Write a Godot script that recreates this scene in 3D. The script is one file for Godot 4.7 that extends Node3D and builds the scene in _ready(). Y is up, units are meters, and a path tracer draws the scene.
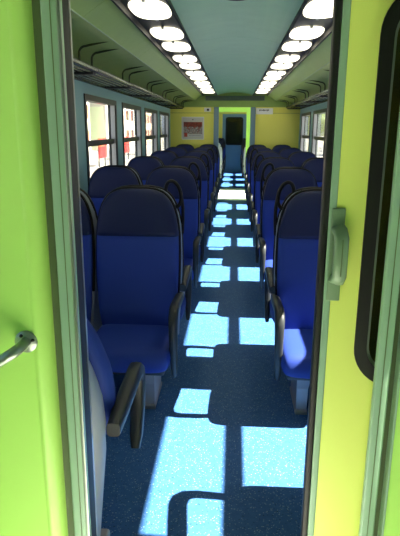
extends Node3D
# A railway carriage seen from its vestibule through a half open sliding door.
# x runs across the carriage, y up, the carriage runs along -z. "d" below is the distance ahead of the camera (z = -d).

const HALF := 1.43          # inner half width
const PITCH := 1.76         # seat bay and window spacing
const ORD := ["first", "second", "third", "fourth", "fifth", "sixth", "seventh", "eighth", "ninth", "tenth", "eleventh", "twelfth", "thirteenth", "fourteenth", "fifteenth", "sixteenth"]
var M := {}
var taken := {}
var rng := RandomNumberGenerator.new()

func _ready():
	rng.seed = 71
	# ---------------- camera, sky, sun, exposure ----------------
	var cam := Camera3D.new()
	cam.name = "camera"
	cam.fov = 53.5
	cam.near = 0.03
	cam.far = 600.0
	add_child(cam)
	cam.position = Vector3(0, 1.6, 0)
	cam.rotation_degrees = Vector3(-14.7, 3.5, 0.3)
	cam.current = true
	var env := Environment.new()
	env.background_mode = Environment.BG_SKY
	var sky := Sky.new()
	var sm := ProceduralSkyMaterial.new()
	sm.sky_top_color = Color(0.36, 0.55, 0.82)
	sm.sky_horizon_color = Color(0.80, 0.86, 0.92)
	sm.ground_bottom_color = Color(0.40, 0.40, 0.38)
	sm.ground_horizon_color = Color(0.70, 0.72, 0.72)
	sm.sky_energy_multiplier = 1.2
	sm.ground_energy_multiplier = 0.9
	sky.sky_material = sm
	env.sky = sky
	env.tonemap_mode = Environment.TONE_MAPPER_LINEAR
	env.tonemap_exposure = 1.0
	env.sdfgi_enabled = true
	env.ssao_enabled = true
	env.ssil_enabled = true
	var we := WorldEnvironment.new()
	we.name = "world_environment"
	we.environment = env
	add_child(we)
	var sun := DirectionalLight3D.new()
	sun.name = "sun"
	sun.light_color = Color(1.0, 0.97, 0.90)
	sun.light_energy = 16.0
	sun.light_angular_distance = 0.6
	sun.shadow_enabled = true
	add_child(sun)
	sun.look_at_from_position(Vector3.ZERO, Vector3(-1, -1.0, -0.03))

	materials()
	shell()
	partitions()
	near_doorway()
	lamps()
	racks()
	all_seats()
	small_things()
	outside()

# ---------------------------------------------------------------- materials
func mat(c: Color, rough := 0.6, metal := 0.0, spec := 0.5) -> StandardMaterial3D:
	var m := StandardMaterial3D.new()
	m.albedo_color = c
	m.roughness = rough
	m.metallic = metal
	m.metallic_specular = spec
	return m

func noise_tex(freq: float, ramp: Array, seed_: int, size := 512, oct := 4) -> ImageTexture:
	var n := FastNoiseLite.new()
	n.seed = seed_
	n.frequency = freq
	n.fractal_octaves = oct
	var im := n.get_seamless_image(size, size)
	var out := Image.create(size, size, false, Image.FORMAT_RGB8)
	var a: Color = ramp[0]
	var b: Color = ramp[1]
	for y in size:
		for x in size:
			out.set_pixel(x, y, a.lerp(b, im.get_pixel(x, y).r))
	return ImageTexture.create_from_image(out)

func tri_mat(tex: ImageTexture, scale_: float, rough := 0.6, spec := 0.5, world := true) -> StandardMaterial3D:
	var m := mat(Color.WHITE, rough, 0.0, spec)
	m.albedo_texture = tex
	m.uv1_triplanar = true
	m.uv1_world_triplanar = world
	m.uv1_scale = Vector3.ONE * scale_
	return m

func materials():
	# speckled vinyl floor
	var sz := 1024
	var n := FastNoiseLite.new()
	n.seed = 5
	n.frequency = 0.02
	var nim := n.get_seamless_image(sz, sz)
	var im := Image.create(sz, sz, false, Image.FORMAT_RGB8)
	for y in sz:
		for x in sz:
			var v := nim.get_pixel(x, y).r
			im.set_pixel(x, y, Color(0.22, 0.39, 0.61).lerp(Color(0.26, 0.44, 0.67), v))
	for k in 5200:
		var c := Color(0.60, 0.72, 0.80) if rng.randf() < 0.6 else Color(0.12, 0.25, 0.38)
		var s := rng.randi_range(2, 5)
		im.fill_rect(Rect2i(rng.randi_range(0, sz - 6), rng.randi_range(0, sz - 6), s, rng.randi_range(2, 4)), c)
	M.floor = tri_mat(ImageTexture.create_from_image(im), 1.0, 0.5, 0.25)
	M.vest_floor = tri_mat(noise_tex(0.05, [Color(0.88, 0.89, 0.87), Color(0.95, 0.96, 0.94)], 9), 1.0, 0.5)
	M.ceiling = tri_mat(noise_tex(0.01, [Color(0.40, 0.60, 0.45), Color(0.44, 0.64, 0.48)], 12), 0.6, 0.30, 0.2)
	M.cornice = tri_mat(noise_tex(0.012, [Color(0.52, 0.62, 0.30), Color(0.56, 0.66, 0.34)], 13), 0.7, 0.36, 0.5)
	M.lime = tri_mat(noise_tex(0.3, [Color(0.73, 0.94, 0.46), Color(0.76, 0.96, 0.49)], 14), 3.0, 0.38, 0.45)
	M.lime_door = tri_mat(noise_tex(0.3, [Color(0.91, 0.97, 0.49), Color(0.94, 0.99, 0.52)], 15), 3.0, 0.34, 0.45)
	M.yellow = tri_mat(noise_tex(0.2, [Color(0.88, 0.86, 0.38), Color(0.91, 0.89, 0.41)], 16), 2.0, 0.45)
	M.teal = tri_mat(noise_tex(0.15, [Color(0.44, 0.60, 0.62), Color(0.47, 0.63, 0.65)], 17), 2.0, 0.5)
	M.blue_door = tri_mat(noise_tex(0.05, [Color(0.44, 0.60, 0.66), Color(0.50, 0.66, 0.72)], 18), 1.0, 0.35)
	M.post = tri_mat(noise_tex(0.4, [Color(0.56, 0.70, 0.58), Color(0.60, 0.74, 0.62)], 19), 4.0, 0.42)
	M.post_blue = mat(Color(0.42, 0.52, 0.56), 0.5)
	M.groove = mat(Color(0.38, 0.46, 0.29), 0.6)
	M.rubber = mat(Color(0.045, 0.05, 0.045), 0.55)
	M.dark = mat(Color(0.10, 0.11, 0.12), 0.5)
	M.channel = mat(Color(0.10, 0.11, 0.14), 0.35)
	M.frame = mat(Color(0.14, 0.145, 0.15), 0.45)
	M.alu = mat(Color(0.72, 0.73, 0.75), 0.32, 0.85)
	M.rack = mat(Color(0.30, 0.33, 0.33), 0.25, 0.8)
	M.rod = mat(Color(0.20, 0.24, 0.14), 0.35, 0.3)
	M.steel = mat(Color(0.62, 0.66, 0.62), 0.34, 0.75)
	M.handle = mat(Color(0.50, 0.60, 0.48), 0.36, 0.15)
	M.fabric = tri_mat(noise_tex(0.25, [Color(0.155, 0.245, 0.57), Color(0.185, 0.285, 0.64)], 20, 256), 5.0, 0.62, 0.35, false)
	M.head = tri_mat(noise_tex(0.3, [Color(0.085, 0.125, 0.28), Color(0.105, 0.15, 0.34)], 21, 256), 5.0, 0.5, 0.4, false)
	M.trim = mat(Color(0.06, 0.065, 0.08), 0.5, 0.0, 0.35)
	M.shellgrey = mat(Color(0.60, 0.64, 0.72), 0.45)
	M.arm = mat(Color(0.17, 0.19, 0.20), 0.45)
	M.pedestal = mat(Color(0.66, 0.64, 0.66), 0.4, 0.2)
	M.white = mat(Color(0.86, 0.87, 0.85), 0.5)
	M.outer = mat(Color(0.35, 0.42, 0.40), 0.5)
	var g := mat(Color(0.86, 0.92, 0.90, 0.10), 0.03)
	g.transparency = BaseMaterial3D.TRANSPARENCY_ALPHA
	M.glass = g
	var dg := mat(Color(0.06, 0.07, 0.06, 0.5), 0.04)
	dg.transparency = BaseMaterial3D.TRANSPARENCY_ALPHA
	M.tinted = dg
	var l := mat(Color(0.95, 0.94, 0.86), 0.4)
	l.emission_enabled = true
	l.emission = Color(1.0, 0.97, 0.86)
	l.emission_energy_multiplier = 2.2
	M.lamp = l

# ---------------------------------------------------------------- mesh helpers
func start() -> SurfaceTool:
	var st := SurfaceTool.new()
	st.begin(Mesh.PRIMITIVE_TRIANGLES)
	return st

func tri(st: SurfaceTool, a: Vector3, b: Vector3, c: Vector3, out: Vector3):
	var nrm := (a - c).cross(a - b)
	if nrm.length_squared() < 1e-18:
		return
	if nrm.dot(out) < 0.0:
		var t := b
		b = c
		c = t
	st.add_vertex(a)
	st.add_vertex(b)
	st.add_vertex(c)

func quad(st: SurfaceTool, a: Vector3, b: Vector3, c: Vector3, d: Vector3, out: Vector3):
	tri(st, a, b, c, out)
	tri(st, a, c, d, out)

func box(st: SurfaceTool, c: Vector3, s: Vector3):
	st.set_smooth_group(-1)
	var h := s * 0.5
	for ax in 3:
		for sg in [-1.0, 1.0]:
			var n := Vector3.ZERO
			n[ax] = sg
			var u := Vector3.ZERO
			u[(ax + 1) % 3] = 1.0
			var v := Vector3.ZERO
			v[(ax + 2) % 3] = 1.0
			var o: Vector3 = c + n * h
			u *= h
			v *= h
			quad(st, o - u - v, o + u - v, o + u + v, o - u + v, n)

# box from corner to corner in (x, y, d)
func slab(st: SurfaceTool, x0: float, x1: float, y0: float, y1: float, d0: float, d1: float):
	box(st, Vector3((x0 + x1) / 2, (y0 + y1) / 2, -(d0 + d1) / 2), Vector3(abs(x1 - x0), abs(y1 - y0), abs(d1 - d0)))

func rbox(st: SurfaceTool, c: Vector3, s: Vector3, b: float, seg := 2):
	st.set_smooth_group(0)
	var h := s * 0.5
	var inner := h - Vector3.ONE * b
	for ax in 3:
		var iu := (ax + 1) % 3
		var iv := (ax + 2) % 3
		var us := []
		var vs := []
		for k in seg + 1:
			var ang := -PI / 4 + PI / 4 * float(k) / seg
			us.append(-inner[iu] + b * tan(ang))
			vs.append(-inner[iv] + b * tan(ang))
		for k in seg + 1:
			var ang := PI / 4 * float(k) / seg
			us.append(inner[iu] + b * tan(ang))
			vs.append(inner[iv] + b * tan(ang))
		for sg in [-1.0, 1.0]:
			var pts := []
			for u in us:
				var row := []
				for v in vs:
					var p := Vector3.ZERO
					p[ax] = sg * h[ax]
					p[iu] = u
					p[iv] = v
					var q := p.clamp(-inner, inner)
					row.append(c + q + (p - q).normalized() * b)
				pts.append(row)
			for i in us.size() - 1:
				for j in vs.size() - 1:
					var m: Vector3 = (pts[i][j] + pts[i + 1][j + 1]) / 2 - c
					var o := Vector3.ZERO
					o[ax] = sg
					quad(st, pts[i][j], pts[i + 1][j], pts[i + 1][j + 1], pts[i][j + 1], o + m * 0.01)

func loft(st: SurfaceTool, rings: Array, caps := true, shut := true):
	st.set_smooth_group(0)
	var n: int = rings[0].size()
	var mid := []
	for r in rings:
		var c := Vector3.ZERO
		for p in r:
			c += p
		mid.append(c / n)
	for i in rings.size() - 1:
		var c: Vector3 = (mid[i] + mid[i + 1]) / 2
		for j in (n if shut else n - 1):
			var a: Vector3 = rings[i][j]
			var b: Vector3 = rings[i][(j + 1) % n]
			var e: Vector3 = rings[i + 1][(j + 1) % n]
			var f: Vector3 = rings[i + 1][j]
			quad(st, a, b, e, f, (a + b + e + f) / 4 - c)
	if caps:
		st.set_smooth_group(1)
		for s in [0, rings.size() - 1]:
			var other: int = 1 if s == 0 else s - 1
			var out: Vector3 = mid[s] - mid[other]
			for j in n:
				tri(st, mid[s], rings[s][j], rings[s][(j + 1) % n], out)

func tube(st: SurfaceTool, pts: Array, rx: float, ry := -1.0, n := 10, caps := true, up := Vector3.UP, pw := 2.0, loop := false, sc: Array = []):
	if ry < 0.0:
		ry = rx
	var rings := []
	for i in pts.size():
		var p: Vector3 = pts[i]
		var prev: Vector3 = pts[i - 1] if i > 0 else (pts[pts.size() - 2] if loop else p)
		var nxt: Vector3 = pts[i + 1] if i < pts.size() - 1 else (pts[1] if loop else p)
		var t := (nxt - prev).normalized()
		var side := t.cross(up)
		if side.length() < 0.01:
			side = t.cross(Vector3.RIGHT)
		side = side.normalized()
		var upv := side.cross(t).normalized()
		var ring := []
		for k in n:
			var a := TAU * k / n
			var m: float = sc[i] if sc.size() > i else 1.0
			ring.append(p + (side * rx * spow(cos(a), 2.0 / pw) + upv * ry * spow(sin(a), 2.0 / pw)) * m)
		rings.append(ring)
	loft(st, rings, caps and not loop)

func spow(v: float, e: float) -> float:
	return sign(v) * pow(abs(v), e)

# cross-section polygon in (x, y) pushed along z from d0 to d1
func extrude(st: SurfaceTool, poly: PackedVector2Array, d0: float, d1: float):
	st.set_smooth_group(-1)
	var n := poly.size()
	var ccw := not Geometry2D.is_polygon_clockwise(poly)
	for i in n:
		var a := poly[i]
		var b := poly[(i + 1) % n]
		var e := b - a
		var o := Vector3(e.y, -e.x, 0) * (1.0 if ccw else -1.0)
		quad(st, Vector3(a.x, a.y, -d0), Vector3(b.x, b.y, -d0), Vector3(b.x, b.y, -d1), Vector3(a.x, a.y, -d1), o)
	var idx := Geometry2D.triangulate_polygon(poly)
	for s in [[d0, Vector3.BACK], [d1, Vector3.FORWARD]]:
		for k in range(0, idx.size(), 3):
			var q := []
			for j in 3:
				q.append(Vector3(poly[idx[k + j]].x, poly[idx[k + j]].y, -s[0]))
			tri(st, q[0], q[1], q[2], s[1])

# plate in the x-y plane (thickness along z) with a given outline
func plate(st: SurfaceTool, poly: PackedVector2Array, d0: float, d1: float):
	extrude(st, poly, d0, d1)

func rrect(x0: float, x1: float, y0: float, y1: float, r: float, n := 6) -> PackedVector2Array:
	var p := PackedVector2Array()
	for c in [[x1 - r, y1 - r, 0.0], [x0 + r, y1 - r, PI / 2], [x0 + r, y0 + r, PI], [x1 - r, y0 + r, 1.5 * PI]]:
		for k in n + 1:
			var a: float = c[2] + PI / 2 * k / n
			p.append(Vector2(c[0] + r * cos(a), c[1] + r * sin(a)))
	return p

# flat ring between two outlines with the same number of points
func ring_plate(st: SurfaceTool, a: PackedVector2Array, b: PackedVector2Array, d0: float, d1: float):
	st.set_smooth_group(-1)
	var n := a.size()
	for i in n:
		var j := (i + 1) % n
		var mid := (a[i] + a[j]) / 2 - (b[i] + b[j]) / 2
		var o := Vector3(mid.x, mid.y, 0)
		var A0 := Vector3(a[i].x, a[i].y, -d0)
		var A1 := Vector3(a[j].x, a[j].y, -d0)
		var B0 := Vector3(b[i].x, b[i].y, -d0)
		var B1 := Vector3(b[j].x, b[j].y, -d0)
		var w := Vector3(0, 0, -(d1 - d0))
		quad(st, A0, A1, B1, B0, Vector3.BACK)
		quad(st, A0 + w, A1 + w, B1 + w, B0 + w, Vector3.FORWARD)
		quad(st, A0, A1, A1 + w, A0 + w, o)
		quad(st, B0, B1, B1 + w, B0 + w, -o)

func fin(st: SurfaceTool, called: String, m: Material, parent: Node = self) -> MeshInstance3D:
	st.generate_normals()
	var o := MeshInstance3D.new()
	o.mesh = st.commit()
	o.material_override = null
	o.mesh.surface_set_material(0, m)
	o.name = numbered(called) if parent == self else called
	o.cast_shadow = GeometryInstance3D.SHADOW_CASTING_SETTING_ON
	parent.add_child(o, true)
	return o

func numbered(called: String) -> String:
	if not taken.has(called):
		taken[called] = 0
		return called
	taken[called] += 1
	return "%s_%03d" % [called, taken[called]]

func tag(o: Node, label: String, category: String, group := ""):
	o.set_meta("label", label)
	o.set_meta("category", category)
	if group != "":
		o.set_meta("group", group)

func base(called: String, at: Vector3) -> Node3D:
	var o := Node3D.new()
	o.name = numbered(called)
	add_child(o)
	o.position = at
	return o

func structure(called: String, label := "") -> Node3D:
	var o := base(called, Vector3.ZERO)
	o.set_meta("kind", "structure")
	if label != "":
		o.set_meta("label", label)
	return o

# ---------------------------------------------------------------- shell
const D_BACK := -1.25       # rear wall of the near vestibule
const P0 := 1.30            # near partition, vestibule face
const P0B := 1.44           # near partition, saloon face
const P1 := 12.25           # far partition, saloon face
const P1B := 12.33
const P2 := 14.80           # second partition, vestibule face
const P2B := 14.88
const D_END := 20.40
const SILL := 0.88
const WTOP := 1.915
const CEIL := 2.30

func window_centres() -> Array:
	var c := []
	for k in 6:
		c.append(2.38 + PITCH * k)
	for k in 3:
		c.append(15.80 + PITCH * k)
	return c

func shell():
	var f := structure("floor", "speckled blue vinyl floor of the carriage aisle")
	var st := start()
	slab(st, -HALF - 0.1, HALF + 0.1, -0.08, 0.0, P0B - 0.07, P1 + 0.04)
	fin(st, "saloon_floor", M.floor, f)
	st = start()
	slab(st, -HALF - 0.1, HALF + 0.1, -0.08, 0.0, P2 + 0.04, D_END)
	fin(st, "far_saloon_floor", M.floor, f)
	st = start()
	slab(st, -HALF - 0.1, HALF + 0.1, -0.08, 0.0, D_BACK, P0B - 0.07)
	fin(st, "vestibule_floor", M.vest_floor, f)
	st = start()
	slab(st, -HALF - 0.1, HALF + 0.1, -0.08, 0.0, P1 + 0.04, P2 + 0.04)
	fin(st, "far_vestibule_floor", M.vest_floor, f)

	# side walls: lower panel, header, posts between the windows, vestibule door panels
	var ws := 1.40
	for s in [-1.0, 1.0]:
		var side := "left" if s < 0 else "right"
		var w := structure("wall_" + side, "teal grey side wall with window posts")
		var xi: float = s * HALF
		var xo: float = s * (HALF + 0.10)
		for span in [[P0, P1B], [P2, D_END]]:
			st = start()
			slab(st, xi, xo, 0, SILL, span[0], span[1])
			fin(st, "lower_panel", M.teal, w)
			st = start()
			slab(st, xi, xo, WTOP, CEIL + 0.1, span[0], span[1])
			fin(st, "upper_panel", M.teal, w)
			var last: float = span[0]
			for c in window_centres():
				if c < span[0] or c > span[1]:
					continue
				st = start()
				slab(st, xi, xo, SILL, WTOP, last, c - ws / 2)
				fin(st, "window_post", M.teal, w)
				last = c + ws / 2
			st = start()
			slab(st, xi, xo, SILL, WTOP, last, span[1])
			fin(st, "window_post", M.teal, w)
		# vestibule outer doors with a tall window each
		for v in [[D_BACK, P0, -0.20, 1.20], [P1B, P2, 12.55, 14.3]]:
			st = start()
			slab(st, xi, xo, 0, 1.05, v[0], v[1])
			slab(st, xi, xo, 2.10, CEIL + 0.1, v[0], v[1])
			slab(st, xi, xo, 1.05, 2.10, v[0], v[2])
			slab(st, xi, xo, 1.05, 2.10, v[3], v[1])
			fin(st, "outer_door", M.lime, w)
			st = start()
			slab(st, xi + s * 0.04, xi + s * 0.05, 1.05, 2.10, v[2], v[3])
			fin(st, "outer_door_pane", M.glass, w)
		# windows
		for c in window_centres():
			make_window(s, c, ws)

	# rear wall of the near vestibule and end wall of the carriage
	var wb := structure("wall_back", "grey green end wall of the vestibule")
	st = start()
	slab(st, -HALF, HALF, 0, CEIL + 0.1, D_BACK - 0.06, D_BACK)
	fin(st, "panel", M.outer, wb)
	var we := structure("wall_end", "yellow end wall of the carriage")
	st = start()
	slab(st, -HALF, -0.44, 0, CEIL + 0.1, D_END, D_END + 0.06)
	slab(st, 0.44, HALF, 0, CEIL + 0.1, D_END, D_END + 0.06)
	slab(st, -0.44, 0.44, 2.12, CEIL + 0.1, D_END, D_END + 0.06)
	fin(st, "panel", M.yellow, we)
	ceiling()

var n_window := 0
func make_window(s: float, c: float, ws: float):
	n_window += 1
	var o := structure("window_%d" % n_window, "dark framed carriage window with a cross bar")
	var x0: float = s * (HALF - 0.012)
	var x1: float = s * (HALF + 0.085)
	var y0 := SILL
	var y1 := WTOP
	var d0 := c - ws / 2
	var d1 := c + ws / 2
	var t := 0.055
	var st := start()
	slab(st, x0, x1, y0, y0 + t, d0, d1)
	slab(st, x0, x1, y1 - t, y1, d0, d1)
	slab(st, x0, x1, y0 + t, y1 - t, d0, d0 + t)
	slab(st, x0, x1, y0 + t, y1 - t, d1 - t, d1)
	fin(st, "frame", M.frame, o)
	st = start()
	slab(st, s * (HALF + 0.0), s * (HALF + 0.05), y0 + t, y1 - t, d1 - t - 0.016, d1 - t)
	slab(st, s * (HALF + 0.0), s * (HALF + 0.05), y0 + t, y1 - t, d0 + t, d0 + t + 0.016)
	fin(st, "bright_strip", M.alu, o)
	st = start()
	rbox(st, Vector3(s * (HALF + 0.045), 1.445, -c), Vector3(0.05, 0.06, ws - 2 * t), 0.008)
	fin(st, "cross_bar", M.frame, o)
	st = start()
	slab(st, s * (HALF + 0.06), s * (HALF + 0.068), 1.475, y1 - t, d0 + t, d1 - t)
	fin(st, "upper_pane", M.glass, o)
	st = start()
	slab(st, s * (HALF + 0.06), s * (HALF + 0.068), y0 + t, 1.415, d0 + t, d1 - t)
	fin(st, "lower_pane", M.glass, o)

func arc_section(pts: Array, thick: float) -> PackedVector2Array:
	var p := PackedVector2Array()
	for q in pts:
		p.append(q)
	for k in range(pts.size() - 1, -1, -1):
		p.append(pts[k] + Vector2(0, thick))
	return p

func ceiling():
	var c := structure("ceiling", "green vaulted metal ceiling panels")
	# the middle vault in panels, one for each bay
	var mid := []
	for k in 13:
		var x := -0.385 + 0.77 * k / 12.0
		mid.append(Vector2(x, 2.312 + 0.055 * (1.0 - pow(x / 0.385, 2))))
	for span in [[P0B, P1], [P2B, D_END]]:
		var d: float = span[0]
		while d < span[1] - 0.01:
			var e: float = min(d + PITCH, span[1])
			var st := start()
			extrude(st, arc_section(mid, 0.02), d + 0.002, e - 0.002)
			fin(st, "vault_panel", M.ceiling, c)
			for s in [-1.0, 1.0]:
				# cornice: upper part beside the lamps, lower part above the rack
				var up := []
				for k in 9:
					var t := k / 8.0
					up.append(Vector2(s * lerp(0.70, 0.862, t), 2.298 - 0.098 * pow(t, 1.25)))
				st = start()
				extrude(st, arc_section(up, 0.02), d + 0.001, e - 0.001)
				fin(st, "cornice_panel", M.cornice, c)
				var lo := []
				for k in 9:
					var t := k / 8.0
					lo.append(Vector2(s * lerp(0.868, HALF, t), 2.197 - 0.02 * t - 0.09 * t * t))
				st = start()
				extrude(st, arc_section(lo, 0.02), d + 0.001, e - 0.001)
				fin(st, "cornice_lower_panel", M.cornice, c)
			d = e
		# bright bead between the two cornice panels
		for s in [-1.0, 1.0]:
			var st := start()
			tube(st, [Vector3(s * 0.865, 2.199, -span[0]), Vector3(s * 0.865, 2.199, -span[1])], 0.0045, -1, 8)
			fin(st, "bead", M.handle, c)
	var st2 := start()
	slab(st2, -HALF - 0.1, HALF + 0.1, 2.40, 2.46, D_BACK - 0.06, D_END + 0.06)
	fin(st2, "roof_panel", M.outer, c)
	st2 = start()
	slab(st2, -HALF, HALF, CEIL, CEIL + 0.02, D_BACK, P0)
	slab(st2, -HALF, HALF, CEIL, CEIL + 0.02, P1B, P2)
	fin(st2, "vestibule_ceiling", M.outer, c)

# ---------------------------------------------------------------- partitions
func partitions():
	# far partition with doorway
	var p := structure("wall_far", "yellow partition at the far end of the saloon")
	var st := start()
	slab(st, -HALF, -0.46, 0, 2.06, P1, P1B)
	fin(st, "yellow_panel", M.yellow, p)
	st = start()
	slab(st, 0.46, HALF, 0, 2.06, P1, P1B)
	fin(st, "yellow_panel", M.yellow, p)
	st = start()
	slab(st, -HALF, HALF, 2.06, 2.40, P1 - 0.01, P1B)
	fin(st, "header", M.cornice, p)
	for s in [-1.0, 1.0]:
		st = start()
		rbox(st, Vector3(s * 0.405, 1.03, -(P1 + 0.02)), Vector3(0.11, 2.06, 0.16), 0.012)
		fin(st, "door_post", M.post_blue, p)
	# joints of the yellow panels, as thin cover strips
	for s in [-1.0, 1.0]:
		st = start()
		slab(st, s * 0.46, s * (HALF - 0.005), 1.93, 1.937, P1 - 0.004, P1)
		fin(st, "cover_strip", M.groove, p)
	var v := base("vent_grille", Vector3(0, 2.245, -(P1 - 0.01)))
	tag(v, "long dark ventilation grille above the far doorway", "vent")
	st = start()
	slab(st, -0.64, 0.64, -0.05, 0.05, -0.0, -0.006)
	v.position.z += 0.0
	fin(st, "backing", M.groove, v)
	for k in 6:
		st = start()
		box(st, Vector3(0, -0.042 + 0.0168 * k, 0.014), Vector3(1.27, 0.007, 0.012))
		fin(st, "slat", M.outer, v)
	for s in [-1.0, 1.0]:
		st = start()
		box(st, Vector3(s * 0.637, 0, 0.014), Vector3(0.012, 0.1, 0.016))
		fin(st, "end_cap", M.outer, v)
	# second partition, beyond the far vestibule
	p = structure("wall_beyond", "lime partition beyond the far vestibule")
	st = start()
	slab(st, -HALF, -0.46, 0, CEIL + 0.1, P2, P2B)
	fin(st, "panel", M.lime, p)
	st = start()
	slab(st, 0.32, HALF, 0, CEIL + 0.1, P2, P2B)
	fin(st, "panel", M.lime, p)
	st = start()
	slab(st, -0.46, 0.32, 2.03, CEIL + 0.1, P2, P2B)
	fin(st, "header", M.lime, p)
	# end door with a round cornered window
	var d := structure("door_1", "blue grey end door with a dark round cornered window")
	st = start()
	slab(st, -0.44, 0.44, 0, 1.02, D_END + 0.01, D_END + 0.05)
	slab(st, -0.44, 0.44, 2.0, 2.12, D_END + 0.01, D_END + 0.05)
	slab(st, -0.44, -0.31, 1.02, 2.0, D_END + 0.01, D_END + 0.05)
	slab(st, 0.31, 0.44, 1.02, 2.0, D_END + 0.01, D_END + 0.05)
	fin(st, "leaf", M.blue_door, d)
	st = start()
	ring_plate(st, rrect(-0.325, 0.325, 1.005, 2.015, 0.10), rrect(-0.285, 0.285, 1.045, 1.975, 0.07), D_END - 0.005, D_END + 0.02)
	fin(st, "window_rubber", M.rubber, d)
	st = start()
	plate(st, rrect(-0.30, 0.30, 1.03, 1.99, 0.08), D_END + 0.022, D_END + 0.03)
	fin(st, "window_pane", M.tinted, d)
	st = start()
	tube(st, [Vector3(0.36, 0.95, -D_END + 0.01), Vector3(0.36, 0.95, -D_END + 0.06), Vector3(0.36, 1.15, -D_END + 0.06), Vector3(0.36, 1.15, -D_END + 0.01)], 0.012)
	fin(st, "handle", M.steel, d)
	var nb := structure("wall_next_carriage", "grey green gangway wall behind the end door")
	st = start()
	slab(st, -0.7, 0.7, 0, 2.40, D_END + 0.9, D_END + 0.95)
	slab(st, -0.75, -0.7, 0, 2.40, D_END + 0.06, D_END + 0.95)
	slab(st, 0.7, 0.75, 0, 2.40, D_END + 0.06, D_END + 0.95)
	slab(st, -0.75, 0.75, 2.40, 2.45, D_END + 0.06, D_END + 0.95)
	slab(st, -0.75, 0.75, -0.05, 0.0, D_END + 0.06, D_END + 0.95)
	fin(st, "panel", M.outer, nb)

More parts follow.
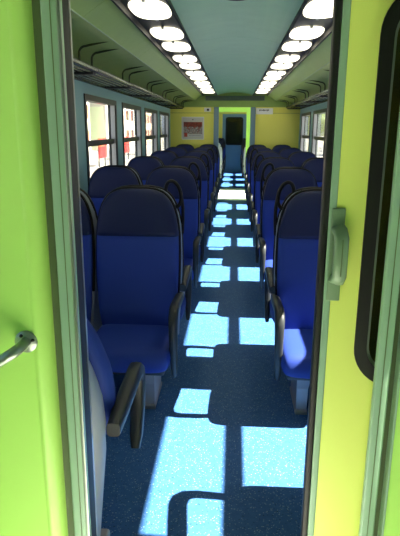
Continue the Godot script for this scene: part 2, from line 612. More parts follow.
# ---------------------------------------------------------------- near doorway
func near_doorway():
	var H := CEIL
	var p := structure("wall_front", "lime partition either side of the sliding door opening")
	var st := start()
	slab(st, -HALF, -0.525, 0, H, P0, P0 + 0.02)
	fin(st, "panel", M.lime, p)
	# rolled edge of the left panel
	var poly := PackedVector2Array()
	st = start()
	st.set_smooth_group(0)
	var prof := [[-0.527, 0.0], [-0.520, -0.0025], [-0.513, -0.0015], [-0.504, 0.004], [-0.492, 0.014], [-0.482, 0.028], [-0.475, 0.046]]
	for k in prof.size() - 1:
		var a: Array = prof[k]
		var b: Array = prof[k + 1]
		quad(st, Vector3(a[0], 0, -(P0 + a[1])), Vector3(b[0], 0, -(P0 + b[1])), Vector3(b[0], H, -(P0 + b[1])), Vector3(a[0], H, -(P0 + a[1])), Vector3.BACK)
	slab(st, -0.527, -0.482, 0, H, P0 + 0.047, P0 + 0.05)
	fin(st, "rolled_edge", M.lime, p)
	st = start()
	slab(st, 0.446, HALF, 0, H, P0, P0 + 0.02)
	fin(st, "panel", M.lime, p)
	st = start()
	slab(st, 0.440, 0.446, 0, H, P0 - 0.003, P0 + 0.03)
	fin(st, "panel_edge", M.post, p)
	# carriage side sheet of the door pocket
	st = start()
	slab(st, -HALF, -0.43, 0, H + 0.1, P0B - 0.02, P0B)
	slab(st, 0.39, HALF, 0, H + 0.1, P0B - 0.02, P0B)
	slab(st, -0.43, 0.39, 2.08, H + 0.1, P0B - 0.02, P0B)
	fin(st, "saloon_panel", M.yellow, p)
	st = start()
	slab(st, -0.462, 0.462, 2.08, H, P0, P0 + 0.02)
	fin(st, "header", M.lime, p)
	for q in [[-0.490, -0.436, -0.446, -0.399], [0.412, 0.444, 0.379, 0.417]]:
		st = start()
		slab(st, q[0], q[1], 0, 2.08, P0 + 0.034, P0 + 0.046)
		fin(st, "groove", M.groove, p)
		st = start()
		rbox(st, Vector3((q[2] + q[3]) / 2, 1.04, -P0), Vector3(q[3] - q[2], 2.08, 0.02), 0.005)
		fin(st, "door_post", M.post, p)
		st = start()
		slab(st, (q[2] + q[3]) / 2 - 0.001, (q[2] + q[3]) / 2 + 0.001, 0, 2.08, P0 - 0.0115, P0 - 0.009)
		fin(st, "joint_line", M.groove, p)
	st = start()
	rbox(st, Vector3(-0.4035, 1.04, -(P0 - 0.008)), Vector3(0.010, 2.08, 0.008), 0.002)
	fin(st, "bright_edge", M.steel, p)
	# rubber seal and bright strip down the left post
	st = start()
	rbox(st, Vector3(-0.418, 1.04, -(P0 + 0.044)), Vector3(0.030, 2.08, 0.068), 0.006)
	fin(st, "rubber_seal", M.rubber, p)
	st = start()
	slab(st, -0.45, -0.421, 0, 2.08, P0B - 0.001, P0B + 0.008)
	fin(st, "metal_strip", M.alu, p)

	# sliding door, half pushed into its pocket on the right
	var d := base("sliding_door", Vector3(0.228, 0.012, -(P0 + 0.075)))
	tag(d, "yellow green sliding door with rounded dark window, pushed partly into its pocket", "door")
	var W := 0.80
	var hd := 2.05
	var wx0 := 0.125
	var wx1 := 0.64
	var wy0 := 0.925
	var wy1 := 1.895
	st = start()
	var hole := rrect(wx0, wx1, wy0, wy1, 0.098, 10)
	var rim := PackedVector2Array()
	for c in [Vector2(W, hd), Vector2(0.034, hd), Vector2(0.034, 0.0), Vector2(W, 0.0)]:
		for k in 11:
			rim.append(c)
	ring_plate(st, rim, hole, -0.015, 0.015)
	fin(st, "leaf", M.lime_door, d)
	st = start()
	ring_plate(st, rrect(wx0 - 0.018, wx1 + 0.018, wy0 - 0.018, wy1 + 0.018, 0.11, 10), rrect(wx0 + 0.014, wx1 - 0.014, wy0 + 0.014, wy1 - 0.014, 0.085, 10), -0.021, 0.02)
	fin(st, "window_rubber", M.rubber, d)
	st = start()
	ring_plate(st, rrect(wx0 + 0.014, wx1 - 0.014, wy0 + 0.014, wy1 - 0.014, 0.085, 10), rrect(wx0 + 0.022, wx1 - 0.022, wy0 + 0.022, wy1 - 0.022, 0.078, 10), -0.012, 0.004)
	fin(st, "window_bead", M.steel, d)
	st = start()
	plate(st, rrect(wx0 + 0.02, wx1 - 0.02, wy0 + 0.02, wy1 - 0.02, 0.08, 10), -0.003, 0.003)
	fin(st, "window_pane", M.tinted, d)
	st = start()
	rbox(st, Vector3(0.008, hd / 2, 0), Vector3(0.018, hd, 0.034), 0.006)
	fin(st, "rubber_edge", M.rubber, d)
	st = start()
	rbox(st, Vector3(0.026, hd / 2, 0.0), Vector3(0.019, hd, 0.036), 0.004)
	fin(st, "edge_strip", M.post, d)
	# pull handle
	var h := Node3D.new()
	h.name = "pull_handle"
	d.add_child(h)
	h.set_meta("label", "grey green pull handle on a tall plate")
	st = start()
	rbox(st, Vector3(0.040, 1.273, 0.0185), Vector3(0.034, 0.245, 0.009), 0.003)
	fin(st, "back_plate", M.handle, h)
	st = start()
	var path := [Vector3(0.042, 1.343, 0.02), Vector3(0.044, 1.338, 0.040), Vector3(0.046, 1.324, 0.050), Vector3(0.046, 1.27, 0.052), Vector3(0.046, 1.226, 0.050), Vector3(0.044, 1.213, 0.040), Vector3(0.042, 1.208, 0.02)]
	tube(st, path, 0.018, 0.012, 14, true, Vector3.BACK, 4.0)
	fin(st, "grip", M.handle, h)
	st = start()
	var fl := [Vector3(0.047, 1.322, 0.0632), Vector3(0.047, 1.228, 0.0632)]
	tube(st, fl, 0.0018, 0.0012, 6)
	fin(st, "ridge", M.groove, h)

	# sloping grab rail on the left panel
	var g := base("grab_rail", Vector3(-0.545, 1.045, -P0))
	tag(g, "sloping tubular steel grab rail screwed to the lime vestibule panel", "handrail")
	st = start()
	var disc := []
	for q in [[0.0, 0.031], [0.005, 0.031], [0.007, 0.029], [0.008, 0.0]]:
		var r := []
		for k in 24:
			r.append(Vector3(q[1] * cos(TAU * k / 24) + 0.0, q[1] * sin(TAU * k / 24), q[0]))
		disc.append(r)
	loft(st, disc, false)
	fin(st, "flange", M.steel, g)
	for a in [2.1, 0.3, 4.3]:
		st = start()
		var sc := []
		for q in [[0.006, 0.005], [0.0105, 0.0045], [0.011, 0.0]]:
			var r := []
			for k in 10:
				r.append(Vector3(0.021 * cos(a) + q[1] * cos(TAU * k / 10), 0.021 * sin(a) + q[1] * sin(TAU * k / 10), q[0]))
			sc.append(r)
		loft(st, sc, false)
		fin(st, "screw", M.dark, g)
	var dirv := Vector3(-0.85, -0.53, 0).normalized()
	var pts := [Vector3(0, 0, 0.006), Vector3(0, 0, 0.025)]
	for k in 7:
		var a := PI / 2 * k / 6
		pts.append(Vector3(0, 0, 0.03) + dirv * 0.035 * (1 - cos(a)) + Vector3(0, 0, 0.035 * sin(a)))
	pts.append(Vector3(0, 0, 0.065) + dirv * 0.62)
	for k in 6:
		var a := PI / 2 * (k + 1) / 6
		pts.append(Vector3(0, 0, 0.03) + dirv * (0.62 + 0.035 * sin(a)) + Vector3(0, 0, 0.035 * cos(a)))
	pts.append(Vector3(0, 0, 0.006) + dirv * 0.655)
	st = start()
	tube(st, pts, 0.0145, -1, 14, true, Vector3(0.53, -0.85, 0).normalized())
	fin(st, "rail", M.steel, g)
	st = start()
	var disc2 := []
	for r0 in disc:
		var r := []
		for q in r0:
			r.append(q + dirv * 0.655)
		disc2.append(r)
	loft(st, disc2, false)
	fin(st, "flange", M.steel, g)

# ---------------------------------------------------------------- ceiling lamps
func lamps():
	for s in [-1.0, 1.0]:
		var row := 0
		for span in [[P0B, P1, 1], [P2B, D_END, 2]]:
			var ch := structure("trim_%d" % (int(span[2]) + (0 if s < 0 else 2)), "dark channel that holds a row of ceiling lamps")
			var st := start()
			slab(st, s * 0.385, s * 0.70, 2.325, 2.34, span[0], span[1])
			fin(st, "channel_bed", M.channel, ch)
			for x in [0.39, 0.695]:
				st = start()
				slab(st, s * (x - 0.007), s * (x + 0.007), 2.288, 2.34, span[0], span[1])
				fin(st, "channel_edge", M.trim, ch)
	var proto: Node3D = null
	for s in [-1.0, 1.0]:
		var k := 0
		for g in range(0, 12):
			for j in 2:
				var d := 1.38 + 1.56 * g + 0.69 * j
				if d > P1 - 0.4 or d < P0B + 0.35:
					continue
				var o: Node3D
				if proto == null:
					proto = make_lamp()
					o = proto
				else:
					o = proto.duplicate()
					o.name = numbered("ceiling_lamp")
					add_child(o)
				o.position = Vector3(s * 0.543, 2.325, -d)
				var where := "on the poster side" if s < 0 else "on the door handle side"
				tag(o, "lit oval ceiling lamp, %s, %s from the sliding door" % [where, ORD[k]], "ceiling lamp", "oval lamps in the two ceiling rows")
				k += 1
				var a := AreaLight3D.new()
				a.name = "area_light_of_lamp"
				a.area_size = Vector2(0.22, 0.58)
				a.light_color = Color(1.0, 0.97, 0.86)
				a.light_energy = 0.05
				a.shadow_enabled = true
				add_child(a, true)
				a.position = Vector3(s * 0.543, 2.285, -d)
				a.rotation_degrees = Vector3(-90, 0, 0)
	# lamps of the two vestibules
	return

func make_lamp() -> Node3D:
	var o := base("ceiling_lamp", Vector3.ZERO)
	var st := start()
	var rings := []
	for q in [[0.0, 1.0], [-0.008, 1.0], [-0.012, 0.97], [-0.016, 0.88], [-0.019, 0.6], [-0.020, 0.25], [-0.0205, 0.02]]:
		var r := []
		for k in 32:
			var a := TAU * k / 32
			r.append(Vector3(0.125 * q[1] * spow(cos(a), 0.75), q[0], 0.272 * q[1] * spow(sin(a), 0.75)))
		rings.append(r)
	loft(st, rings)
	fin(st, "lens", M.lamp, o)
	for z in [-0.284, 0.284]:
		st = start()
		rbox(st, Vector3(0, -0.008, z), Vector3(0.02, 0.016, 0.03), 0.003)
		fin(st, "clip", M.alu, o)
	return o

# ---------------------------------------------------------------- luggage racks
func racks():
	var n := 0
	for s in [-1.0, 1.0]:
		n = 0
		for span in [[P0B, P1, 7]]:
			var L: float = (span[1] - span[0]) / span[2]
			for k in span[2]:
				var d0: float = span[0] + L * k
				var o := base("luggage_rack", Vector3(s * HALF, 2.035, -(d0 + L / 2)))
				var where := "poster side" if s < 0 else "door handle side"
				tag(o, "slatted metal luggage rack, %s, %s section from the sliding door" % [where, ORD[n]], "luggage rack", "luggage rack sections above the windows")
				n += 1
				var len_: float = L - 0.01
				var st := start()
				rbox(st, Vector3(-s * 0.30, 0.02, 0), Vector3(0.03, 0.035, len_), 0.008)
				fin(st, "front_rail", M.rack, o)
				st = start()
				rbox(st, Vector3(-s * 0.012, -0.005, 0), Vector3(0.022, 0.03, len_), 0.004)
				fin(st, "wall_rail", M.rack, o)
				for j in 5:
					st = start()
					var sx: float = -s * (0.05 + 0.052 * j)
					box(st, Vector3(sx, 0.001 + 0.004 * j, 0), Vector3(0.026, 0.007, len_))
					fin(st, "slat", M.rack, o)
				for e in [-1.0, 1.0]:
					st = start()
					rbox(st, Vector3(-s * 0.15, -0.006, e * (len_ / 2 - 0.02)), Vector3(0.27, 0.022, 0.035), 0.004)
					fin(st, "end_bar", M.frame, o)
				for e in [-0.62, -0.27]:
					st = start()
					var pts := [Vector3(-s * 0.565, 0.176, e)]
					pts.append(Vector3(-s * 0.38, 0.138, e))
					for q in 7:
						var a := PI / 2 * q / 6
						pts.append(Vector3(-s * (0.355 - 0.05 * sin(a)), 0.085 + 0.047 * cos(a), e))
					pts.append(Vector3(-s * 0.304, 0.03, e))
					tube(st, pts, 0.0085, -1, 8, true, Vector3.BACK)
					fin(st, "bracket_rod", M.rod, o)

# ---------------------------------------------------------------- seats
func half_width(h: float) -> float:
	var keys := [[0.36, 0.20], [0.42, 0.228], [0.55, 0.243], [0.75, 0.251], [0.92, 0.251], [1.02, 0.246], [1.09, 0.233], [1.15, 0.213], [1.19, 0.190], [1.218, 0.162], [1.236, 0.13], [1.245, 0.095], [1.25, 0.05]]
	for i in keys.size() - 1:
		if h <= keys[i + 1][0]:
			var t: float = clamp((h - keys[i][0]) / (keys[i + 1][0] - keys[i][0]), 0.0, 1.0)
			return lerp(keys[i][1], keys[i + 1][1], t)
	return 0.05

func lean(h: float) -> float:
	return -(h - 0.42) * 0.09 + 0.012 * sin(clamp((h - 0.42) / 0.5, 0.0, 1.0) * PI)

func slab_section(h: float, w: float, t: float, zc: float, bolster: float, n := 32) -> Array:
	var r := []
	for k in n:
		var a := TAU * k / n
		var x := w * spow(cos(a), 0.55)
		var z := t * spow(sin(a), 0.6)
		if sin(a) > 0:
			z += bolster * pow(abs(x) / 0.25, 3.0) * spow(sin(a), 0.6)
		r.append(Vector3(x, h, zc + z))
	return r

func levels(a: float, b: float, n: int) -> Array:
	var r := []
	for k in n + 1:
		r.append(a + (b - a) * k / n)
	return r

func make_seat(aisle: float, ring: bool) -> Node3D:
	var o := base("train_seat", Vector3.ZERO)
	# backrest upholstery
	var st := start()
	var rings := []
	rings.append(slab_section(0.375, half_width(0.39) - 0.03, 0.02, lean(0.39) - 0.037, 0.0))
	for h in levels(0.385, 0.985, 14):
		rings.append(slab_section(h, half_width(h), 0.034, lean(h) - 0.034, 0.018))
	rings.append(slab_section(0.990, half_width(0.99) - 0.004, 0.029, lean(0.99) - 0.034, 0.016))
	loft(st, rings)
	fin(st, "backrest", M.fabric, o)
	st = start()
	rings = []
	rings.append(slab_section(0.972, half_width(0.98) - 0.004, 0.030, lean(0.98) - 0.032, 0.016))
	for h in levels(0.978, 1.14, 6):
		rings.append(slab_section(h, half_width(h) + 0.002, 0.037, lean(h) - 0.032, 0.019))
	for h in [1.16, 1.185, 1.205, 1.22, 1.232, 1.241, 1.247, 1.251]:
		var t: float = clamp((h - 1.16) / 0.091, 0.0, 1.0)
		rings.append(slab_section(h, half_width(h - 0.002) + 0.002, 0.037 * sqrt(max(0.03, 1.0 - t * t * 0.9)), lean(h) - 0.032, 0.019 * (1 - t)))
	loft(st, rings)
	fin(st, "headrest", M.head, o)
	# plastic shell behind
	st = start()
	rings = []
	for h in levels(0.26, 1.17, 12):
		rings.append(slab_section(h, half_width(max(h, 0.44)) + 0.006 - 0.05 * clamp(0.42 - h, 0.0, 0.2), 0.018, lean(max(h, 0.36)) - 0.066, 0.0))
	for h in [1.195, 1.218, 1.234, 1.246, 1.254]:
		rings.append(slab_section(h, half_width(h - 0.004) + 0.003, 0.017, lean(h) - 0.066, 0.0))
	loft(st, rings)
	fin(st, "back_shell", M.shellgrey, o)
	# dark edge trim over the shoulders and the top
	st = start()
	var pts := []
	var hs := [0.62, 0.75, 0.88, 0.98, 1.06, 1.11, 1.15, 1.185, 1.21, 1.23, 1.243, 1.252]
	for h in hs:
		pts.append(Vector3(-half_width(h - 0.003) - 0.003, h + 0.002, lean(h) - 0.056))
	hs.reverse()
	for h in hs:
		pts.append(Vector3(half_width(h - 0.003) + 0.003, h + 0.002, lean(h) - 0.056))
	tube(st, pts, 0.009, 0.014, 8, true, Vector3.BACK)
	fin(st, "edge_trim", M.trim, o)
	# cushion
	st = start()
	rings = []
	for q in [[-0.03, 0.90, 0.05, 0.375], [0.0, 0.97, 0.062, 0.37], [0.07, 1.0, 0.064, 0.366], [0.18, 1.01, 0.065, 0.366], [0.28, 1.01, 0.066, 0.366], [0.34, 1.0, 0.066, 0.363], [0.375, 0.985, 0.063, 0.358], [0.392, 0.96, 0.055, 0.353], [0.402, 0.92, 0.043, 0.349], [0.408, 0.85, 0.025, 0.346], [0.410, 0.7, 0.008, 0.344]]:
		var r := []
		for k in 36:
			var a := TAU * k / 36
			var x: float = 0.242 * q[1] * spow(cos(a), 0.45)
			var y: float = q[2] * spow(sin(a), 0.55)
			if sin(a) > 0:
				y += 0.012 * pow(abs(x) / 0.242, 3.0) * spow(sin(a), 0.55)
			r.append(Vector3(x, q[3] + y, q[0]))
		rings.append(r)
	loft(st, rings)
	fin(st, "cushion", M.fabric, o)
	# seat pan and pedestal
	st = start()
	rbox(st, Vector3(0, 0.285, 0.16), Vector3(0.42, 0.04, 0.40), 0.015)
	fin(st, "seat_pan", M.arm, o)
	var side := aisle if aisle != 0.0 else 1.0
	st = start()
	rings = []
	for q in [[0.0, 0.034, -0.06, 0.25], [0.02, 0.034, -0.06, 0.25], [0.03, 0.030, -0.05, 0.242], [0.16, 0.032, -0.055, 0.246], [0.27, 0.04, -0.07, 0.29]]:
		var r := []
		for c in [[-1, 0], [1, 0], [1, 1], [-1, 1]]:
			r.append(Vector3(side * 0.105 + c[0] * q[1], q[0], q[2] if c[1] == 0 else q[3]))
		rings.append(r)
	st.set_smooth_group(-1)
	flat_loft(st, rings)
	fin(st, "pedestal", M.pedestal, o)
	# side panel between backrest and floor on the aisle side
	if aisle != 0.0:
		st = start()
		var ap := [Vector3(0, 0.595, -0.10), Vector3(0, 0.607, -0.02), Vector3(0, 0.618, 0.10), Vector3(0, 0.628, 0.20), Vector3(0, 0.632, 0.255), Vector3(0, 0.622, 0.295), Vector3(0, 0.595, 0.318), Vector3(0, 0.55, 0.325), Vector3(0, 0.45, 0.322), Vector3(0, 0.35, 0.31), Vector3(0, 0.26, 0.292), Vector3(0, 0.235, 0.284)]
		for i in ap.size():
			ap[i] += Vector3(aisle * 0.258, 0, 0)
		tube(st, ap, 0.028, 0.027, 14, true, Vector3.RIGHT, 3.0, false, [0.85, 0.95, 1.0, 1.0, 1.0, 1.0, 1.0, 0.95, 0.88, 0.78, 0.62, 0.4])
		fin(st, "armrest", M.arm, o)
	if ring:
		st = start()
		var loop := []
		for k in 25:
			var a := TAU * k / 24
			var q := Vector2(0.045 * cos(a), 0.080 * sin(a))
			q = q.rotated(aisle * 0.24)
			loop.append(Vector3(aisle * 0.204 + q.x, 1.208 + q.y, lean(1.2) - 0.056 + 0.006 * sin(a)))
		tube(st, loop, 0.012, 0.015, 10, false, Vector3.BACK, 2.0, true)
		var stem := [Vector3(aisle * 0.254, 1.185, lean(1.19) - 0.056), Vector3(aisle * 0.262, 1.12, lean(1.13) - 0.056), Vector3(aisle * 0.261, 1.05, lean(1.06) - 0.056), Vector3(aisle * 0.255, 0.96, lean(0.96) - 0.056)]
		tube(st, stem, 0.011, 0.014, 8, true, Vector3.BACK)
		fin(st, "grip_ring", M.trim, o)
	return o

func flat_loft(st: SurfaceTool, rings: Array):
	var n: int = rings[0].size()
	for i in rings.size() - 1:
		var c := Vector3.ZERO
		for j in n:
			c += rings[i][j] + rings[i + 1][j]
		c /= 2.0 * n
		for j in n:
			var k := (j + 1) % n
			var m: Vector3 = (rings[i][j] + rings[i + 1][k]) / 2 - c
			m.y = 0
			quad(st, rings[i][j], rings[i][k], rings[i + 1][k], rings[i + 1][j], m)
	var top: Array = rings[rings.size() - 1]
	quad(st, top[0], top[1], top[2], top[3], Vector3.UP)

var protos := {}
func put_seat(aisle: float, ring: bool, x: float, d: float, away: bool, label: String, group: String):
	var key := "%d %s" % [int(aisle), ring]
	var o: Node3D
	if protos.has(key):
		o = protos[key].duplicate()
		o.name = numbered("train_seat")
		add_child(o)
	else:
		o = make_seat(aisle, ring)
		protos[key] = o
	o.position = Vector3(x, 0, -d)
	o.rotation.y = PI if away else 0.0
	tag(o, label, "seat", group)

func all_seats():
	# [distance of the front of the backrest at its foot, facing away from the camera, folding seat]
	var rows := [[1.64, true, true]]
	for k in 5:
		var p := 3.22 + PITCH * k
		rows.append([p - 0.175, false, false])
		rows.append([p + 0.175, true, false])
	rows.append([P1 - 0.23, false, false])
	seat_rows(rows, true)
	rows = [[P2B + 0.18, true, false]]
	for k in 2:
		var p := P2B + 1.76 + PITCH * k
		rows.append([p - 0.175, false, false])
		rows.append([p + 0.175, true, false])
	rows.append([D_END - 0.20, false, false])
	seat_rows(rows, false)

func seat_rows(rows: Array, near: bool):
	for i in rows.size():
		var away: bool = rows[i][1]
		for s in [-1.0, 1.0]:
			var aisle: float = -s if not away else s     # local side that faces the aisle
			var side := "poster side" if s < 0 else "door handle side"
			var turn := "facing away" if away else "facing back"
			var where := "row from the sliding door" if near else "row beyond the far doorway"
			var group := "blue seats in the rows of the carriage" if near else "blue seats beyond the far doorway"
			var xa := 0.57 if s < 0 else 0.525
			var xw := 1.10 if s < 0 else 1.065
			if rows[i][2] and s > 0:
				xa = 0.675
			elif rows[i][2]:
				var o := make_folding_seat(aisle)
				o.position = Vector3(s * 0.665, 0, -1.70)
				o.rotation.y = PI
				tag(o, "folded grey and blue tip-up seat with a dark armrest, behind the door post", "seat")
				continue
			put_seat(aisle, away, s * xa, rows[i][0] + (0.08 if rows[i][2] else 0.0), away, "blue aisle seat, %s, %s %s, %s" % [side, ORD[i], where, turn], group)
			if not rows[i][2]:
				put_seat(0.0, false, s * xw, rows[i][0], away, "blue window seat, %s, %s %s, %s" % [side, ORD[i], where, turn], group)

func fold_width(h: float) -> float:
	var keys := [[0.42, 0.10], [0.47, 0.20], [0.55, 0.243], [0.66, 0.255], [0.78, 0.246], [0.90, 0.210], [1.0, 0.155], [1.06, 0.11], [1.09, 0.05]]
	for i in keys.size() - 1:
		if h <= keys[i + 1][0]:
			var t: float = clamp((h - keys[i][0]) / (keys[i + 1][0] - keys[i][0]), 0.0, 1.0)
			return lerp(keys[i][1], keys[i + 1][1], t)
	return 0.05

# tip-up seat: a grey moulded shell down to the floor, the blue pad folded up against it, armrests that stay out
func make_folding_seat(aisle: float) -> Node3D:
	var o := base("folding_seat", Vector3.ZERO)
	var st := start()
	var rings := []
	for h in levels(0.43, 1.09, 18):
		var e: float = clamp(min(h - 0.43, 1.09 - h) / 0.05, 0.15, 1.0)
		rings.append(slab_section(h, fold_width(h), 0.075 * sqrt(e), 0.045 - 0.16 * (h - 0.5), 0.0))
	loft(st, rings)
	fin(st, "folded_cushion", M.fabric, o)
	st = start()
	rings = []
	for h in levels(0.10, 1.13, 20):
		var w: float = fold_width(clamp(h + 0.05, 0.60, 1.08)) - 0.008
		if h < 0.56:
			w = 0.247 - 0.10 * (0.56 - h)
		rings.append(slab_section(h, w, 0.075, -0.105 - 0.03 * (max(h, 0.5) - 0.5), 0.0))
	loft(st, rings)
	fin(st, "back_shell", M.shellgrey, o)
	st = start()
	rbox(st, Vector3(0, 0.055, -0.09), Vector3(0.44, 0.11, 0.19), 0.012)
	fin(st, "plinth", M.pedestal, o)
	for sd in [aisle, -aisle]:
		st = start()
		var ap := [Vector3(0, 0.61, -0.10), Vector3(0, 0.615, 0.0), Vector3(0, 0.622, 0.15), Vector3(0, 0.628, 0.28), Vector3(0, 0.625, 0.345), Vector3(0, 0.605, 0.375), Vector3(0, 0.565, 0.385), Vector3(0, 0.45, 0.36), Vector3(0, 0.34, 0.31), Vector3(0, 0.29, 0.28)]
		for i in ap.size():
			ap[i] += Vector3(sd * 0.272, -0.012, 0)
		tube(st, ap, 0.033, 0.030, 14, true, Vector3.RIGHT, 3.5, false, [0.8, 0.95, 1.0, 1.0, 1.0, 1.0, 1.0, 1.0, 0.9, 0.6])
		fin(st, "armrest", M.arm, o)
	return o

# ---------------------------------------------------------------- poster, signs
func small_things():
	var im := Image.create(192, 192, false, Image.FORMAT_RGB8)
	im.fill(Color(0.74, 0.74, 0.70))
	var n := FastNoiseLite.new()
	n.seed = 33
	n.frequency = 0.035
	var n2 := FastNoiseLite.new()
	n2.seed = 34
	n2.frequency = 0.12
	for y in range(40, 148):
		for x in range(12, 180):
			var v := n.get_noise_2d(x, y) * 0.5 + 0.5
			var w := n2.get_noise_2d(x, y * 1.4) * 0.5 + 0.5
			var c: Color
			if y < 84 + 10.0 * n.get_noise_2d(x * 1.0, 5.0):
				c = Color(0.34, 0.10, 0.06).lerp(Color(0.72, 0.32, 0.18), v)
				c = c.lerp(Color(0.16, 0.13, 0.11), clamp(w * 1.6 - 0.7, 0.0, 0.7))
			else:
				c = Color(0.18, 0.16, 0.17).lerp(Color(0.80, 0.76, 0.70), clamp(w * 3.0 - 0.95, 0.0, 1.0))
				if v > 0.62:
					c = c.lerp(Color(0.55, 0.16, 0.10), 0.5)
			im.set_pixel(x, y, c)
	im.fill_rect(Rect2i(16, 138, 30, 36), Color(0.66, 0.22, 0.12))
	for k in 9:
		im.fill_rect(Rect2i(62 + k * 12, 158, 8, 5), Color(0.42, 0.42, 0.42))
	im.fill_rect(Rect2i(90, 14, 12, 10), Color(0.45, 0.45, 0.42))
	var pm := mat(Color.WHITE, 0.35)
	pm.albedo_texture = ImageTexture.create_from_image(im)
	var p := base("poster", Vector3(-0.925, 1.605, -P1))
	tag(p, "framed poster with a red scene over a grey crowd on the yellow wall", "poster")
	var st := start()
	rbox(st, Vector3(0, 0, 0.006), Vector3(0.50, 0.49, 0.012), 0.004)
	fin(st, "frame", M.white, p)
	var q := MeshInstance3D.new()
	var qm := BoxMesh.new()
	qm.size = Vector3(0.47, 0.46, 0.002)
	q.name = "print"
	# the front face of a box mesh maps only a part of the texture, so the sheet is built by hand
	st = start()
	st.set_smooth_group(-1)
	var hw := 0.235
	var hh := 0.23
	var vs := [[Vector3(-hw, hh, 0.0135), Vector2(0, 0)], [Vector3(hw, hh, 0.0135), Vector2(1, 0)], [Vector3(hw, -hh, 0.0135), Vector2(1, 1)], [Vector3(-hw, -hh, 0.0135), Vector2(0, 1)]]
	for k in [0, 1, 2, 0, 2, 3]:
		st.set_uv(vs[k][1])
		st.add_vertex(vs[k][0])
	fin(st, "print", pm, p)
	q.free()

	# small plates above the door: one with a dark mark, one with a line of print
	var sg := base("small_sign", Vector3(-0.60, 2.005, -P1))
	tag(sg, "small white plate with a dark mark above the poster", "sign")
	st = start()
	rbox(st, Vector3(0, 0, 0.004), Vector3(0.15, 0.085, 0.008), 0.002)
	fin(st, "plate", M.white, sg)
	st = start()
	box(st, Vector3(0.01, -0.005, 0.009), Vector3(0.05, 0.045, 0.002))
	fin(st, "mark", M.dark, sg)
	sg = base("notice_plate", Vector3(0.655, 1.975, -P1))
	tag(sg, "long white notice plate with a line of dark print, beside the far doorway", "sign")
	st = start()
	rbox(st, Vector3(0, 0, 0.004), Vector3(0.37, 0.13, 0.008), 0.002)
	fin(st, "plate", M.white, sg)
	for k in 8:
		st = start()
		box(st, Vector3(-0.105 + 0.027 * k, 0.018 + 0.004 * (k % 2), 0.009), Vector3(0.019, 0.036 - 0.008 * (k % 3), 0.002))
		fin(st, "print_mark", M.dark, sg)
	# dark sticker high on the post beside the first visible window
	sg = base("window_sticker", Vector3(-HALF, 1.86, -4.80))
	tag(sg, "small dark green sticker on the teal window post", "sticker")
	st = start()
	box(st, Vector3(0.002, 0, 0), Vector3(0.003, 0.10, 0.10))
	fin(st, "backing", M.groove, sg)
	st = start()
	box(st, Vector3(0.0045, 0.01, 0), Vector3(0.002, 0.04, 0.04))
	fin(st, "mark", M.post, sg)
	# round loudspeaker in the vault
	var sp := base("ceiling_speaker", Vector3(0, 2.365, -3.45))
	tag(sp, "round dark loudspeaker grille in the ceiling vault", "loudspeaker")
	st = start()
	var rings := []
	for e in [[0.0, 0.10], [-0.008, 0.10], [-0.012, 0.09], [-0.013, 0.01]]:
		var r := []
		for k in 24:
			r.append(Vector3(e[1] * cos(TAU * k / 24), e[0], e[1] * sin(TAU * k / 24)))
		rings.append(r)
	loft(st, rings)
	fin(st, "rim", M.ceiling, sp)
	st = start()
	for k in 4:
		var loop := []
		for j in 25:
			loop.append(Vector3((0.02 + 0.018 * k) * cos(TAU * j / 24), -0.014, (0.02 + 0.018 * k) * sin(TAU * j / 24)))
		tube(st, loop, 0.005, -1, 6, false, Vector3.UP, 2.0, true)
	fin(st, "grille", M.dark, sp)

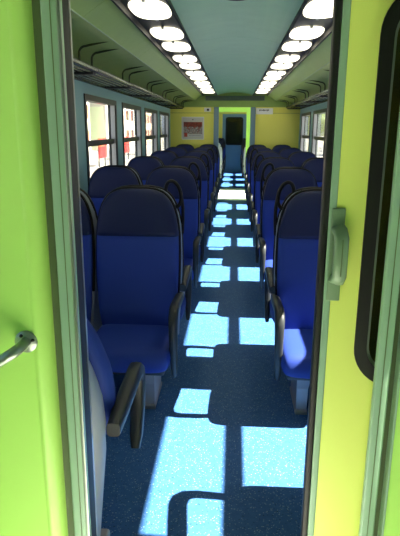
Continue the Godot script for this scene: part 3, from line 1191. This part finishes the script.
# ---------------------------------------------------------------- outside
func outside():
	var gm := tri_mat(noise_tex(0.03, [Color(0.52, 0.51, 0.48), Color(0.64, 0.63, 0.60)], 40), 0.25, 0.9)
	var g := structure("ground", "pale gravel and paving outside the carriage")
	var st := start()
	slab(st, -60, 60, -1.3, -1.1, -40, 220)
	fin(st, "paving", gm, g)
	# sunlit buildings across the tracks on the left
	var walls := [mat(Color(0.86, 0.84, 0.78), 0.8), mat(Color(0.80, 0.80, 0.78), 0.8), mat(Color(0.74, 0.68, 0.58), 0.8)]
	var glassm := mat(Color(0.16, 0.18, 0.22), 0.2)
	var shut := mat(Color(0.50, 0.24, 0.18), 0.7)
	var roofm := mat(Color(0.45, 0.26, 0.20), 0.8)
	var specs := [[-15.0, 22.0, 44.0, 8.5], [-17.0, 46.0, 64.0, 7.0], [-15.5, 66.0, 92.0, 9.0], [-18.0, 95.0, 130.0, 8.0]]
	var names := ["cream building outside, nearest to the carriage windows", "grey white building outside with red shutters, second along the tracks", "tall cream building outside, third along the tracks", "tan building outside, furthest along the tracks"]
	for i in specs.size():
		var q: Array = specs[i]
		var L: float = q[2] - q[1]
		var b := base("street_building", Vector3(q[0] - 4.0, -1.1, -(q[1] + q[2]) / 2))
		tag(b, names[i], "building", "buildings beyond the left windows")
		st = start()
		box(st, Vector3(0, q[3] / 2, 0), Vector3(8.0, q[3], L))
		fin(st, "walls", walls[[0, 1, 0, 2][i]], b)
		st = start()
		extrude(st, PackedVector2Array([Vector2(-4.4, q[3]), Vector2(4.4, q[3]), Vector2(0, q[3] + 1.8)]), -L / 2 - 0.3, L / 2 + 0.3)
		fin(st, "roof", roofm, b)
		var cols := int(L / 3.4)
		for r in int(q[3] / 3.0):
			for k in cols:
				var z: float = -L / 2 + (k + 0.5) * L / cols
				var wn := Node3D.new()
				wn.name = "window"
				b.add_child(wn, true)
				st = start()
				box(st, Vector3(4.02, 1.7 + 2.8 * r, z), Vector3(0.06, 1.4, 1.0))
				fin(st, "pane", glassm, wn)
				for e in [-0.72, 0.72]:
					st = start()
					box(st, Vector3(4.05, 1.7 + 2.8 * r, z + e), Vector3(0.08, 1.5, 0.42))
					fin(st, "shutter", shut, wn)
	# red hoardings along the fence on the left
	var redm := mat(Color(0.72, 0.12, 0.10), 0.6)
	for k in 4:
		var h := base("red_hoarding", Vector3(-9.5, -1.1, -(30.0 + 9.0 * k)))
		tag(h, "red board on posts outside the left windows, %s along the tracks" % ORD[k], "hoarding", "red boards beside the tracks")
		st = start()
		rbox(st, Vector3(0, 1.3, 0), Vector3(0.08, 1.4, 2.2), 0.02)
		fin(st, "board", redm, h)
		for e in [-0.9, 0.9]:
			st = start()
			box(st, Vector3(-0.08, 1.0, e), Vector3(0.08, 2.0, 0.08))
			fin(st, "post", M.dark, h)
	# trees on the right, well away so that the sun still reaches the windows
	var leafm := tri_mat(noise_tex(0.08, [Color(0.10, 0.18, 0.06), Color(0.34, 0.44, 0.18)], 41), 0.8, 0.8)
	var bark := mat(Color(0.22, 0.17, 0.13), 0.9)
	var nn := FastNoiseLite.new()
	nn.seed = 8
	nn.frequency = 0.55
	for k in 6:
		var hgt := 5.0 + 1.3 * rng.randf()
		var t := base("trackside_tree", Vector3(13.0 + 2.5 * rng.randf(), -1.1, -(48.0 + 11.0 * k)))
		tag(t, "leafy tree outside the right windows, %s along the tracks" % ORD[k], "tree", "trees outside the right windows")
		st = start()
		tube(st, [Vector3(0, 0, 0), Vector3(0.1, hgt * 0.3, 0), Vector3(0, hgt * 0.6, 0.1)], 0.16, -1, 8)
		fin(st, "trunk", bark, t)
		st = start()
		var rings := []
		for a in 13:
			var ph := PI * a / 12
			var r := []
			for j in 20:
				var th := TAU * j / 20
				var dv := Vector3(sin(ph) * cos(th), cos(ph), sin(ph) * sin(th))
				var rr := 1.0 + 0.55 * nn.get_noise_3dv(dv * 3.0 + Vector3(k * 7.0, 0, 0))
				r.append(Vector3(0, hgt * 0.68, 0) + dv * rr * Vector3(1.9, hgt * 0.34, 1.9))
			rings.append(r)
		loft(st, rings, false)
		fin(st, "crown", leafm, t)
